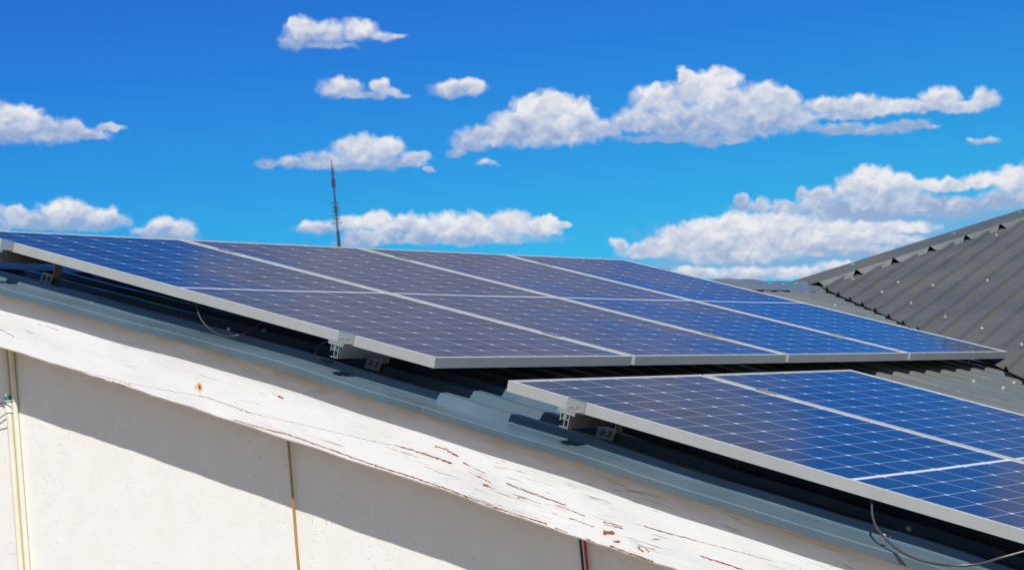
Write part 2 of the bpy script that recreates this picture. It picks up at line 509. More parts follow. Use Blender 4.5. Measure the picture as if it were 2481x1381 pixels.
class MB:
    def __init__(self):
        self.v, self.f, self.uv = [], [], {}

    def pts(self, pts):
        i = len(self.v)
        self.v += [Vector(p) for p in pts]
        return i

    def box(self, f, a, b, c):
        """Box in the space of mapping f(x, y, z) -> world."""
        i = self.pts([f(x, y, z) for z in c for y in b for x in a])
        self.f += [[i + k for k in q] for q in ((0, 2, 3, 1), (4, 5, 7, 6), (0, 1, 5, 4), (2, 6, 7, 3), (0, 4, 6, 2), (1, 3, 7, 5))]

    def quad(self, a, b, c, d, uv=None):
        i = self.pts((a, b, c, d))
        if uv:
            self.uv[len(self.f)] = uv
        self.f.append([i, i + 1, i + 2, i + 3])

    def prism(self, f, prof, z0, z1):
        n = len(prof)
        i = self.pts([f(x, y, z0) for x, y in prof] + [f(x, y, z1) for x, y in prof])
        self.f.append(list(range(i + n - 1, i - 1, -1)))
        self.f.append(list(range(i + n, i + 2 * n)))
        for k in range(n):
            self.f.append([i + k, i + (k + 1) % n, i + n + (k + 1) % n, i + n + k])

    def cyl(self, a, b, r, n=14, r2=None):
        a, b = Vector(a), Vector(b)
        ax = (b - a).normalized()
        s = ax.orthogonal().normalized()
        t = ax.cross(s)
        f = lambda x, y, z: (a if z == 0 else b) + (s * x + t * y) * (r if z == 0 or r2 is None else r2)
        self.prism(f, [(math.cos(2 * math.pi * k / n), math.sin(2 * math.pi * k / n)) for k in range(n)], 0, 1)

    def tube(self, path, r, n=8):
        path = [Vector(p) for p in path]
        rings = []
        prev = None
        for k, p in enumerate(path):
            t = (path[min(k + 1, len(path) - 1)] - path[max(k - 1, 0)]).normalized()
            if prev is None:
                s = t.orthogonal().normalized()
            else:
                s = (prev - t * prev.dot(t)).normalized()
            prev = s
            b = t.cross(s)
            rr = r(k / (len(path) - 1)) if callable(r) else r
            rings.append(self.pts([p + (s * math.cos(2 * math.pi * j / n) + b * math.sin(2 * math.pi * j / n)) * rr for j in range(n)]))
        for k in range(len(path) - 1):
            for j in range(n):
                self.f.append([rings[k] + j, rings[k] + (j + 1) % n, rings[k + 1] + (j + 1) % n, rings[k + 1] + j])
        self.f.append([rings[0] + j for j in range(n - 1, -1, -1)])
        self.f.append([rings[-1] + j for j in range(n)])

    def build(self, name, mat, parent=None, smooth=False, bevel=0, uvfn=None):
        org = Vector((0, 0, 0))
        p = parent
        while p is not None:
            org += Vector(p.location)
            p = p.parent
        me = bpy.data.meshes.new(name)
        me.from_pydata([tuple(v - org) for v in self.v], [], self.f)
        if self.uv or uvfn:
            lay = me.uv_layers.new(name='UVMap')
            for pi, poly in enumerate(me.polygons):
                for k, li in enumerate(poly.loop_indices):
                    if uvfn:
                        lay.data[li].uv = uvfn(self.v[me.loops[li].vertex_index])
                    elif pi in self.uv:
                        lay.data[li].uv = self.uv[pi][k]
        me.materials.append(mat)
        if smooth:
            for q in me.polygons:
                q.use_smooth = True
        me.validate()
        o = bpy.data.objects.new(name, me)
        SC.collection.objects.link(o)
        if parent:
            o.parent = parent
        if bevel:
            b = o.modifiers.new('bevel', 'BEVEL')
            b.width = bevel
            b.segments = 2
            b.limit_method = 'ANGLE'
        return o


def tag(o, label=None, cat=None, group=None, kind=None):
    for k, v in (('label', label), ('category', cat), ('group', group), ('kind', kind)):
        if v:
            o[k] = v
    return o


def thing(name, loc, label, cat, group=None):
    o = bpy.data.objects.new(name, None)
    o.empty_display_size = .1
    SC.collection.objects.link(o)
    o.location = loc
    return tag(o, label, cat, group)


def spline(pts, n=10):
    """Catmull-Rom through the points."""
    pts = [Vector(p) for p in pts]
    res = []
    q = [2 * pts[0] - pts[1]] + pts + [2 * pts[-1] - pts[-2]]
    for i in range(1, len(q) - 2):
        for k in range(n):
            t = k / n
            a, b, c, d = q[i - 1], q[i], q[i + 1], q[i + 2]
            res.append(.5 * ((2 * b) + (c - a) * t + (2 * a - 5 * b + 4 * c - d) * t * t + (3 * b - a - 3 * c + d) * t ** 3))
    res.append(pts[-1])
    return res


def lerp_table(tab, x):
    if x <= tab[0][0]:
        (x0, y0), (x1, y1) = tab[0], tab[1]
    elif x >= tab[-1][0]:
        (x0, y0), (x1, y1) = tab[-2], tab[-1]
    else:
        for k in range(len(tab) - 1):
            if tab[k][0] <= x <= tab[k + 1][0]:
                (x0, y0), (x1, y1) = tab[k], tab[k + 1]
                break
    return y0 + (y1 - y0) * (x - x0) / (x1 - x0)


# ------------------------------------------------------------------ ground
m = MB()
m.quad((-3000, -3000, 0), (3000, -3000, 0), (3000, 3000, 0), (-3000, 3000, 0))
tag(m.build('ground', M_GROUND), kind='structure')

# ------------------------------------------------------------------ house: wall, fascia, roofs
house = thing('house', (2.5, 0.2, 0), 'white rendered house with grey ribbed metal roofs and a peeling white fascia board', 'house')

HP = [(-.4, -.172), (.0, -.164), (.4, -.156), (.8, -.146), (1.4, -.136), (1.7, -.132), (2.0, -.135), (2.3, -.139), (2.6, -.145),
      (3.07, -.150), (3.4, -.156), (3.7, -.160), (4.0, -.166), (4.8, -.190), (6.2, -.240)]


def hp(v):
    return (lerp_table(HP, v - .12) + lerp_table(HP, v) + lerp_table(HP, v + .12)) / 3


YE = -.08                                   # outer edge of the roof sheet at the gable
RIB0, PITCHR, RIBH = .062, .172, .024
prof = [(YE, -.024), (YE, -.003), (YE + .004, 0.0)]
k = 0
while True:
    y = RIB0 + k * PITCHR
    if y > 9.2:
        break
    prof += [(y, 0), (y + .013, RIBH), (y + .050, RIBH), (y + .063, 0)]
    k += 1

# valley line of the two slopes, from the ridge end down to the eaves
V1 = at_h(1992, 697, -.128)
V2 = at_h(2425, 893, -.112)
VR = -.13                                   # the ridge


def valley_v(y):
    a, b = svh(V1), svh(V2)
    return a[0] + (y - a[1]) * (b[0] - a[0]) / (b[1] - a[1])


m = MB()
NS = 48
cols = []
for (y, h) in prof:
    v1 = min(6.2, valley_v(y) + .20)
    if v1 < VR + .05:
        v1 = VR + .05
    col_ = []
    for s in range(NS + 1):
        v = VR + (v1 - VR) * s / NS
        wob = .0022 * math.sin(v * 5.1 + y * 3) + .0016 * math.sin(v * 11.3 + 1.7 * y)
        col_.append(P3(v, y, hp(v) + h + wob))
    cols.append(m.pts(col_))
for c in range(len(cols) - 1):
    for s in range(NS):
        m.f.append([cols[c] + s, cols[c] + s + 1, cols[c + 1] + s + 1, cols[c + 1] + s])
# the far slope behind the ridge
RB = P3(VR, 0, hp(VR) + RIBH * .5)
for y in (YE,):
    a0, a1 = Vector((RB.x, YE, RB.z)), Vector((RB.x, 9.4, RB.z))
    b1, b0 = Vector((RB.x - 5, 9.4, RB.z - 1.68)), Vector((RB.x - 5, YE, RB.z - 1.68))
    m.quad(a0, b0, b1, a1)
roof_main = m.build('metal_roof', M_ROOF, house, uvfn=lambda p: (p.y, svh(p)[0]))
roof_main['label'] = 'grey blue ribbed roof slope that carries the solar panels'

# cross roof beyond the valley
d1, d2 = ray(4004, -541).normalized(), None
RIBD = d1                                   # ribs run up along this direction
A_ = V2 - V1
NB = A_.cross(RIBD).normalized()
if NB.z < 0:
    NB = -NB
WD = NB.cross(RIBD).normalized()            # across the ribs, towards the gable is positive


def on_b(px, py, off=0.0):
    d = ray(px, py)
    return CAMP + d * (((V1 - CAMP).dot(NB) + off) / d.dot(NB))


CAPH = .050
H1, H2 = on_b(1915, 684, CAPH) - NB * CAPH, on_b(2481, 507, CAPH) - NB * CAPH


def b2(p):
    q = p - V1
    return q.dot(WD), q.dot(RIBD)


def line_s(p, q, w):
    (w0, s0), (w1, s1) = b2(p), b2(q)
    return s0 + (s1 - s0) * (w - w0) / (w1 - w0)


def PB(w, s, h=0.0):
    return V1 + WD * w + RIBD * s + NB * h


wA, wB = b2(H1)[0] - .02, -5.0
PB_P, PB_H = .166, .020
profB = [(wA, 0)]
kB = 0
while True:
    w = .085 - kB * PB_P
    if w < wB:
        break
    profB += [(w, 0), (w - .010, PB_H), (w - .030, PB_H), (w - .040, 0)]
    kB += 1
m = MB()
cols = []
NSB = 30
for (w, h) in profB:
    s0 = line_s(V1, V2, w) - .02
    s1 = line_s(H1, H2, w)
    if s1 < s0 + .05:
        s1 = s0 + .05
    cols.append(m.pts([PB(w, s0 + (s1 - s0) * t / NSB, h + .012 + .002 * math.sin(t * 1.3 + w * 6)) for t in range(NSB + 1)]))
for c in range(len(cols) - 1):
    for s in range(NSB):
        m.f.append([cols[c] + s, cols[c] + s + 1, cols[c + 1] + s + 1, cols[c + 1] + s])
# the slope that falls away behind its ridge
hd = (H2 - H1).normalized()
back = Vector((-hd.y, hd.x, 0)).normalized()
if back.x > 0:
    back = -back
HE = PB(wB, line_s(H1, H2, wB))
m.quad(H1 + NB * .02, HE + NB * .02, HE + back * 3 - Vector((0, 0, 1.6)), H1 + back * 3 - Vector((0, 0, 1.2)))
roof_cross = m.build('metal_roof', M_ROOFB, house, uvfn=lambda p: (b2(p)[0], b2(p)[1]))
roof_cross['label'] = 'dark brownish ribbed roof slope beyond the valley'

# ridge cap of the main slope
m = MB()
for (va, vb, ha, hb) in ((VR - .02, .07, .052, .030), (.07, .10, .030, .0245)):
    n = 60
    for kk in range(n):
        ya, yb = YE + (7.15 - YE) * kk / n, YE + (7.15 - YE) * (kk + 1) / n
        j = [.004 * math.sin(q * 7.3) + .003 * math.sin(q * 17) for q in (ya, yb)]
        m.quad(P3(va, ya, hp(va) + ha + j[0]), P3(vb, ya, hp(vb) + hb + j[0]), P3(vb, yb, hp(vb) + hb + j[1]), P3(va, yb, hp(va) + ha + j[1]))
for kk in range(60):
    ya, yb = YE + (7.15 - YE) * kk / 60, YE + (7.15 - YE) * (kk + 1) / 60
    a0, a1 = P3(VR - .02, ya, hp(VR) + .052 + .004 * math.sin(ya * 7.3) + .003 * math.sin(ya * 17)), P3(VR - .02, yb, hp(VR) + .052 + .004 * math.sin(yb * 7.3) + .003 * math.sin(yb * 17))
    m.quad(a0, a1, a1 + Vector((-.16, 0, -.07)), a0 + Vector((-.16, 0, -.07)))
ridge = m.build('ridge_cap', M_ROOF, house, uvfn=lambda p: (p.y, svh(p)[0]))

# hip cap of the cross roof with its turned down tabs
m = MB()
capw = .30


def hip_pt(t, off, h):
    p = H1 + (H2 - H1) * t
    w, s = b2(p)
    inw = (WD * -1.0 - (H2 - H1).normalized() * ((WD * -1.0).dot((H2 - H1).normalized()))).normalized()
    return p + inw * off + NB * h


n = 40
CE = .045
for kk in range(n):
    tmax = (wB - b2(H1)[0]) / (b2(H2)[0] - b2(H1)[0]) + .03
    t0, t1 = -.03 + tmax * kk / n, -.03 + tmax * (kk + 1) / n
    m.quad(hip_pt(t0, -.02, CAPH), hip_pt(t0, capw * .85, CE), hip_pt(t1, capw * .85, CE), hip_pt(t1, -.02, CAPH))
    m.quad(hip_pt(t0, -.02, CAPH), hip_pt(t1, -.02, CAPH), hip_pt(t1, -.14, -.03), hip_pt(t0, -.14, -.03))
hip = m.build('hip_cap', M_ROOFB, house, uvfn=lambda p: (b2(p)[0], b2(p)[1]))
# turned down tabs fill each pan between two ribs
(wa, sa), (wb, sb) = b2(H1), b2(H2)
spans = [(.085 - .024 - kk * PB_P, .085 - .016 - (kk + 1) * PB_P) for kk in range(14)] + [(wA, .085 - .016)]
for wq0, wq1 in spans:
    t0, t1 = (wq0 - wa) / (wb - wa), (wq1 - wa) / (wb - wa)
    tl = t1 + (t0 - t1) * .22
    m = MB()
    j = random.uniform(-.004, .004)
    m.quad(hip_pt(t0, capw * .85, CE), hip_pt(t0, capw * 1.02 + j, .015), hip_pt(tl, capw * 1.02 + j, .015), hip_pt(t1, capw * .85, CE))
    m.build('cap_tab', M_ROOF, hip, uvfn=lambda p: (b2(p)[0] + 6, b2(p)[1]))


def screw(parent, p, n, r=.0058, mat=None, name='roof_screw', wash=True):
    m = MB()
    if wash:
        m.cyl(p - n * .002, p + n * .0025, r * 1.55, 12)
    m.cyl(p + n * .0025, p + n * .009, r, 6)
    return m.build(name, mat or M_SCREW, parent)


# cyan capped screws on the two caps
for (px, py) in ((1865, 688), (1898, 690), (1928, 689)):
    p = at_h(px, py, hp(.0) + .045)
    v, y, h = svh(p)
    p = P3(v, y, hp(v) + .044)
    o = screw(ridge, p, N, .013, M_CYAN, 'cap_screw', False)
    o['label'] = 'bright cyan screw head'
for (px, py) in ((2066, 643), (2311, 568), (2471, 516)):
    p = on_b(px, py, .047)
    o = screw(hip, p, NB, .013, M_CYAN, 'cap_screw', False)
    o['label'] = 'bright cyan screw head'
for (px, py) in ((1920, 750), (2024, 736), (2359, 922), (2431, 937), (2345, 878), (2457, 925)):
    v, y, h = svh(at_h(px, py, -.115))
    screw(roof_main, P3(v, y, hp(v) + RIBH), N)
for (px, py) in ((2067, 676), (2176, 684), (2137, 708), (2260, 692), (2207, 735), (2392, 680), (2290, 768), (2379, 796), (2475, 835), (2414, 570)):
    screw(roof_cross, on_b(px, py, .034), NB)
for (px, py) in ((553, 802), (640, 804), (2144, 1279), (2205, 1261), (2307, 1011)):
    v, y, h = svh(at_h(px, py, -.115))
    screw(roof_main, P3(v, y, hp(v) + RIBH), N)

# fascia board: a long sagging plank under the sheet edge
YF = -.048
FB = [(-420, 722), (-200, 786), (0, 843), (100, 874), (250, 921), (400, 970), (500, 1002), (600, 1036), (700, 1069), (800, 1101), (900, 1135), (1000, 1165), (1100, 1198), (1200, 1238),
      (1300, 1271), (1405, 1306), (1500, 1339), (1634, 1381), (1800, 1436), (2000, 1503), (2300, 1602), (2700, 1735)]
bend_z = lambda x: P3_z_at_x(x)


def P3_z_at_x(x, y=YE):
    """Height of the sheet edge's lower lip at world x."""
    v = x / CP
    for _ in range(4):
        p = P3(v, y, hp(v) - .024)
        v += (x - p.x) / CP
    return P3(v, y, hp(v) - .024).z


bot = [at_y(px, py, YF) for px, py in FB]
botx = [(p.x, p.z) for p in bot]


def bot_z(x):
    return lerp_table(botx, x)


m = MB()
xs = [-1.4 + i * .05 for i in range(150)]
rows = []
for x in xs:
    zb = (bot_z(x - .08) + bot_z(x) + bot_z(x + .08)) / 3 + .0012 * math.sin(x * 23) + .0008 * math.sin(x * 61)
    zt = P3_z_at_x(x) + .016
    # front face with a small eased arris at the bottom, then the back
    pr = [(YF + .03, zt), (YF, zt), (YF + .0006 * math.sin(x * 9), zb + .006), (YF + .005, zb), (YF + .03, zb)]
    rows.append(m.pts([(x, yy, zz) for yy, zz in pr]))
for i in range(len(xs) - 1):
    for j in range(5):
        a, b = rows[i] + j, rows[i] + (j + 1) % 5
        m.f.append([a, b, rows[i + 1] + (j + 1) % 5, rows[i + 1] + j])
m.f.append([rows[0] + j for j in range(5)])
m.f.append([rows[-1] + j for j in range(4, -1, -1)])


def fuv(p):
    return (p.x, p.z - bot_z(p.x))


def fpx(px, py):
    p = at_y(px, py, YF)
    return fuv(p)


CRACKS = [((0, 798), (34, 816), 2.2), ((958, 1079), (1030, 1100), 3.2), ((1030, 1100), (1095, 1123), 4.6), ((1054, 1081), (1085, 1090), 2.6), ((1085, 1093), (1108, 1104), 5.0),
          ((1122, 1121), (1138, 1129), 3.6), ((1138, 1129), (1175, 1146), 1.8), ((1140, 1145), (1162, 1157), 2.0), ((1160, 1155), (1188, 1168), 2.6), ((1172, 1174), (1182, 1177), 6.0), ((1182, 1177), (1199, 1185), 2.0),
          ((1230, 1172), (1256, 1183), 3.2), ((1256, 1183), (1330, 1209), 3.2), ((1330, 1209), (1370, 1223), 3.4), ((1345, 1222), (1416, 1249), 2.0), ((1254, 1204), (1272, 1207), 3.0), ((1272, 1207), (1310, 1220), 1.2),
          ((566, 1017), (655, 1043), 2.8), ((655, 1043), (690, 1050), 3.6), ((690, 1050), (850, 1107), 3.0), ((850, 1107), (1130, 1203), 3.6), ((1130, 1203), (1325, 1269), 3.2),
          ((300, 926), (318, 936), 2.0), ((272, 925), (300, 935), 3.4), ((230, 914), (252, 919), 2.0), ((170, 893), (300, 925), 1.0),
          ((470, 957), (500, 962), 1.4), ((500, 962), (606, 1000), 2.2), ((310, 928), (470, 957), .9), ((675, 960), (685, 965), 5.0), ((660, 952), (680, 962), 1.4), ((606, 1000), (960, 1080), .9),
          ((1462, 1264), (1506, 1275), 2.6), ((1464, 1270), (1508, 1280), 2.2), ((1464, 1290), (1488, 1291), 9.0), ((1488, 1312), (1500, 1312), 5.0), ((1545, 1322), (1586, 1331), 2.2), ((1548, 1328), (1556, 1334), 6.0), ((1566, 1332), (1570, 1336), 4.5),
          ((1478, 1322), (1520, 1338), 3.2), ((1520, 1338), (1582, 1360), 4.0), ((1562, 1275), (1620, 1292), 2.6), ((1620, 1292), (1690, 1310), 2.2), ((1690, 1310), (1870, 1358), 1.2), ((1698, 1347), (1806, 1382), 3.2),
          ((1380, 1255), (1440, 1276), 1.8), ((1346, 1279), (1376, 1290), 2.4), ((1580, 1305), (1597, 1308), 2.6), ((1420, 1305), (1440, 1313), 3.0), ((110, 790), (140, 800), 1.6), ((62, 800), (80, 808), 1.4), ((90, 786), (106, 792), 1.2)]


def fascia_fn(g, p):
    uvn = g.n('ShaderNodeUVMap')
    uvn.uv_map = 'UVMap'
    t = uvn.outputs[0]
    u, v, _ = g.sep(t)
    grain = g.noise(g.vm('MULTIPLY', t, (5, 130, 1)), 1.0, 6, .65, .3, dim='2D')
    wob = g.n('ShaderNodeTexNoise', noise_dimensions='2D')
    g.put(wob.inputs['Vector'], t)
    wob.inputs['Scale'].default_value = 60
    wob.inputs['Detail'].default_value = 4
    tw = g.vm('ADD', t, g.vm('MULTIPLY', g.vm('SUBTRACT', wob.outputs['Color'], (.5, .5, .5)), (.007, .006, 0)))
    # distance to each split in the paint
    grp = bpy.data.node_groups.new('paint_split', 'ShaderNodeTree')
    grp.interface.new_socket('P', in_out='INPUT', socket_type='NodeSocketVector')
    grp.interface.new_socket('A', in_out='INPUT', socket_type='NodeSocketVector')
    grp.interface.new_socket('BA', in_out='INPUT', socket_type='NodeSocketVector')
    grp.interface.new_socket('W', in_out='INPUT', socket_type='NodeSocketFloat')
    grp.interface.new_socket('D', in_out='OUTPUT', socket_type='NodeSocketFloat')
    gg = NT(grp)
    gi, go = gg.n('NodeGroupInput'), gg.n('NodeGroupOutput')
    pa = gg.vm('SUBTRACT', gi.outputs['P'], gi.outputs['A'])
    hh = gg.m('DIVIDE', gg.vm('DOT_PRODUCT', pa, gi.outputs['BA']), gg.vm('DOT_PRODUCT', gi.outputs['BA'], gi.outputs['BA']), clamp=True)
    sc = gg.n('ShaderNodeVectorMath', operation='SCALE')
    grp.links.new(gi.outputs['BA'], sc.inputs[0])
    grp.links.new(hh, sc.inputs['Scale'])
    dd = gg.vm('LENGTH', gg.vm('SUBTRACT', pa, sc.outputs[0]))
    grp.links.new(gg.m('DIVIDE', dd, gi.outputs['W']), go.inputs[0])
    acc = None
    for (a, b, wpx) in CRACKS:
        ua, ub = fpx(*a), fpx(*b)
        nd = g.n('ShaderNodeGroup')
        nd.node_tree = grp
        g.put(nd.inputs['P'], tw if acc is None else g.vm('MULTIPLY_ADD', acc, (1e-7, 1e-7, 0), tw))
        nd.inputs['A'].default_value = (*ua, 0)
        nd.inputs['BA'].default_value = (ub[0] - ua[0], ub[1] - ua[1], 0)
        nd.inputs['W'].default_value = wpx * .5 / 720 * .80
        acc = nd.outputs[0] if acc is None else g.m('MINIMUM', acc, nd.outputs[0])
    br = g.noise(g.vm('MULTIPLY', t, (60, 140, 1)), 1.0, 4, .7, dim='2D')
    crack = g.step(g.m('ADD', acc, g.m('MULTIPLY', g.m('SUBTRACT', br, .5), 2.6)), .75, 1.15, 1.0, 0.0)
    halo = g.step(acc, 1.0, 5.0, .16, 0.0)
    # many hair cracks along the grain, denser towards the eaves
    hair = g.noise(g.vm('MULTIPLY', t, (7, 210, 1)), 1.0, 5, .62, .8, dim='2D')
    dens = g.step(u, .2, 2.6, .71, .605, smooth=False)
    patch = g.noise(g.vm('MULTIPLY', t, (3.0, 12, 1)), 1.0, 3, .5, dim='2D')
    hm = g.m('MULTIPLY', g.step(g.m('SUBTRACT', hair, dens), 0.0, .03), g.step(patch, .46, .60))
    stain = g.noise(g.vm('MULTIPLY', t, (2.2, 9, 1)), 1.0, 6, .62, dim='2D')
    c = g.mix(g.step(stain, .35, .75), (.865, .875, .885), (.77, .78, .785))
    c = g.mix(g.step(grain, .5, .8, 0.0, .10), c, (.45, .44, .42))
    c = g.mix(halo, c, (.72, .50, .42))
    # warm bounced light in the lip's shade, painted into the board's colour
    top_tint = g.m('SUBTRACT', v, .235)
    tint_n = g.noise(g.vm('MULTIPLY', t, (8, 30, 1)), 1.0, 5, .65, dim='2D')
    c = g.mix(g.m('MULTIPLY', g.step(top_tint, -.10, .03), g.step(tint_n, .25, .7, .30, .80)), c, (.50, .36, .21))
    c = g.mix(g.m('MULTIPLY', hm, .75), c, (.30, .24, .21))
    c = g.mix(crack, c, g.mix(g.step(br, .35, .65), (.22, .06, .035), (.36, .19, .12)))
    # rust stain of a nail
    ru = fpx(484, 938)
    rd = g.vm('LENGTH', g.vm('MULTIPLY', g.vm('SUBTRACT', tw, (*ru, 0)), (1, .8, 0)))
    c = g.mix(g.step(rd, .006, .017, 1.0, 0.0), c, (.72, .30, .03))
    c = g.mix(g.step(rd, .002, .005, 1.0, 0.0), c, (.05, .03, .02))
    rp = fpx(474, 938)
    rd = g.vm('LENGTH', g.vm('MULTIPLY', g.vm('SUBTRACT', tw, (*rp, 0)), (1, .6, 0)))
    c = g.mix(g.step(rd, .003, .007, .8, 0.0), c, (.62, .44, .40))
    pset(g, p, base=c, rough=.55, spec=.35)
    hgt = g.m('SUBTRACT', g.m('ADD', g.m('MULTIPLY', grain, .25), g.m('MULTIPLY', stain, .3)), g.m('ADD', crack, g.m('MULTIPLY', hm, .5)))
    pset(g, p, normal=bump(g, hgt, .5, .0025))


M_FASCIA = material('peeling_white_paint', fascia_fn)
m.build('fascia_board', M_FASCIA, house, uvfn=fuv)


def wall_fn(g, p):
    c = objc(g)
    lump = g.noise(c, 9, 5, .6)
    grit = g.noise(c, 140, 5, .65)
    pv = g.n('ShaderNodeTexNoise')
    g.put(pv.inputs['Vector'], c)
    pv.inputs['Scale'].default_value = 4.5
    pv.inputs['Detail'].default_value = 4
    patch = pv.outputs[0]
    pits = g.m('MULTIPLY', g.step(g.noise(g.vm('MULTIPLY', c, (70, 1, 95)), 1.0, 4, .55, 1.2), .62, .70), g.step(patch, .47, .62))
    c1 = g.mix(g.step(lump, .3, .7), (.81, .80, .77), (.85, .845, .825))
    c1 = g.mix(g.m('MULTIPLY', pits, .5), c1, (.50, .46, .40))
    spot = g.step(g.noise(c, 48, 3, .5), .735, .76)
    c1 = g.mix(g.m('MULTIPLY', spot, .45), c1, (.35, .30, .24))
    pset(g, p, base=c1, rough=.85, spec=.2)
    h = g.m('SUBTRACT', g.m('ADD', g.m('MULTIPLY', lump, .9), g.m('MULTIPLY', grit, .22)), g.m('MULTIPLY', pits, 1.3))
    pset(g, p, normal=bump(g, h, .45, .004))


M_WALL = material('white_render', wall_fn)
YW = .079
m = MB()
wx = [-5.2, RB.x] + [RB.x + .25 * i for i in range(1, 25)]
top = []
for x in wx:
    if x < RB.x:
        top.append(RB.z - .10 - 1.68 / 5 * (RB.x - x))
    else:
        top.append(P3_z_at_x(x, 0.1) - .02)
f0 = m.pts([(x, YW, 0) for x in wx]); f1 = m.pts([(x, YW, z) for x, z in zip(wx, top)])
g0 = m.pts([(x, YW + .2, 0) for x in wx]); g1 = m.pts([(x, YW + .2, z) for x, z in zip(wx, top)])
nw = len(wx)
for i in range(nw - 1):
    m.f += [[f0 + i, f0 + i + 1, f1 + i + 1, f1 + i], [g0 + i + 1, g0 + i, g1 + i, g1 + i + 1], [f1 + i, f1 + i + 1, g1 + i + 1, g1 + i]]
m.f += [[f0, f1, g1, g0], [f0 + nw - 1, g0 + nw - 1, g1 + nw - 1, f1 + nw - 1]]
# side wall under the eaves
xe = wx[-1]
m.box(lambda x, y, z: Vector((x, y, z)), (xe - .2, xe), (YW + .202, 9.0), (0, top[-1]))
m.build('wall', M_WALL, house)

# ------------------------------------------------------------------ solar panels
TH = .035 * 1.0
ug = .009


def make_panel(k, low, label):
    u0, u1 = k + ug, k + 1 - ug
    c00, c10, c01, c11 = panel_pt(u0, 0, low), panel_pt(u1, 0, low), panel_pt(u0, 1, low), panel_pt(u1, 1, low)
    nrm = (c10 - c00).cross(c01 - c00).normalized()
    if nrm.z < 0:
        nrm = -nrm

    def f(x, y, z):
        s, t = x / PW_, y / PL_
        return (c00 * (1 - s) + c10 * s) * (1 - t) + (c01 * (1 - s) + c11 * s) * t + nrm * z
    root = thing('solar_panel', (c00 + c11) / 2 - nrm * TH, label, 'solar panel', 'solar panels on the roof')
    m = MB()
    fw = .012
    m.box(f, (0, fw), (0, PL_), (-TH, 0))
    m.box(f, (PW_ - fw, PW_), (0, PL_), (-TH, 0))
    m.box(f, (fw, PW_ - fw), (0, fw), (-TH, -.0004))
    m.box(f, (fw, PW_ - fw), (PL_ - fw, PL_), (-TH, -.0004))
    # inner flange at the bottom of the profile
    m.box(f, (fw, .035), (fw, PL_ - fw), (-TH, -TH + .002))
    m.box(f, (PW_ - .035, PW_ - fw), (fw, PL_ - fw), (-TH, -TH + .002))
    m.build('frame', M_FRAME, root, bevel=.0012)
    m = MB()
    e = fw + .0003
    i = m.pts([f(x, y, z) for z in (-.008, -.0022) for y in (e, PL_ - e) for x in (e, PW_ - e)])
    m.f += [[i + q for q in qq] for qq in ((0, 2, 3, 1), (4, 5, 7, 6), (0, 1, 5, 4), (2, 6, 7, 3), (0, 4, 6, 2), (1, 3, 7, 5))]
    xy = [(x, y) for z in (0, 1) for y in (e, PL_ - e) for x in (e, PW_ - e)]
    for fi, face in enumerate(m.f):
        m.uv[fi] = [xy[q - i] for q in face]
    m.build('glass', M_CELL, root)
    return f


F_UP = [make_panel(0, False, 'upper row solar panel nearest the gable end, bright blue at its upper part'),
        make_panel(1, False, 'upper row solar panel second from the gable end, greyed by cloud reflection'),
        make_panel(2, False, 'upper row solar panel third from the gable end, second from the valley'),
        make_panel(3, False, 'upper row solar panel farthest from the gable end, beside the valley')]
F_LO = [make_panel(0, True, 'lower row solar panel at the gable end, its long edge over the roof edge'),
        make_panel(1, True, 'lower row solar panel second from the gable end, cut by the right photo edge')]

# ------------------------------------------------------------------ rails
RAIL_W, RAIL_H = .033, .043


def rail_frame(vtop, low):
    """Frame of a rail: x down the slope, z normal, y along the rail."""
    L = FIT['L'] * S
    if low:
        t = (vtop - (FIT['L'] + FIT['gap']) * S) / L
        a, b = panel_pt(ug, t, True), panel_pt(2 - ug, t, True)
        vd = (panel_pt(ug, t + .1, True) - a).normalized()
    else:
        t = vtop / L
        a, b = panel_pt(ug, t, False), panel_pt(4 - ug, t, False)
        vd = (panel_pt(ug, t + .1, False) - a).normalized()
    yd = (b - a).normalized()
    nn = yd.cross(vd)
    if nn.z < 0:
        nn = -nn
    nn.normalize()
    vd = (vd - yd * vd.dot(yd)).normalized()
    ln = (b - a).length
    return lambda x, z, y: a + vd * x + nn * (z - TH) + yd * y, ln, nn, vd, yd, a


def make_rail(vtop, low, label, y0=-.052):
    f, ln, nn, vd, yd, a = rail_frame(vtop, low)
    root = thing('mounting_rail', f(0, -RAIL_H, 0), label, 'rail', 'aluminium rails under the panels')
    w, h, t = RAIL_W / 2, RAIL_H, .0026
    y1 = ln + .06
    m = MB()
    bx = lambda x0, x1, z0, z1, ya=y0, yb=y1: m.box(lambda X, Y, Z: f(X, Z, Y), (x0, x1), (ya, yb), (z0, z1))
    bx(w - t, w, -h, 0)                       # downslope wall
    bx(-w, -w + t, -.019, 0)                  # upslope wall of the top channel
    bx(-w + t, -w + .012, -t, 0)              # lips of the top slot
    bx(w - .012, w - t, -t, 0)
    bx(-w + t, w - t, -.019, -.019 + t)       # floor of the top channel
    bx(-w * .05, -w * .05 + t, -h + t, -.019) # inner web
    bx(-w * .9, w - t, -h, -h + t)            # base flange
    bx(-w, -w + t, -.024, -.0192)
    m.build('rail_profile', M_RAIL, root)
    return f, ln, nn, vd, yd, a


RU1 = make_rail(.27, False, 'aluminium rail under the upper row of panels, cut by the left photo edge')
RU2 = make_rail(1.945, False, 'aluminium rail with open end under the lower part of the upper row of panels')
RL1 = make_rail(2.85, True, 'aluminium rail with open end under the lower row of panels')


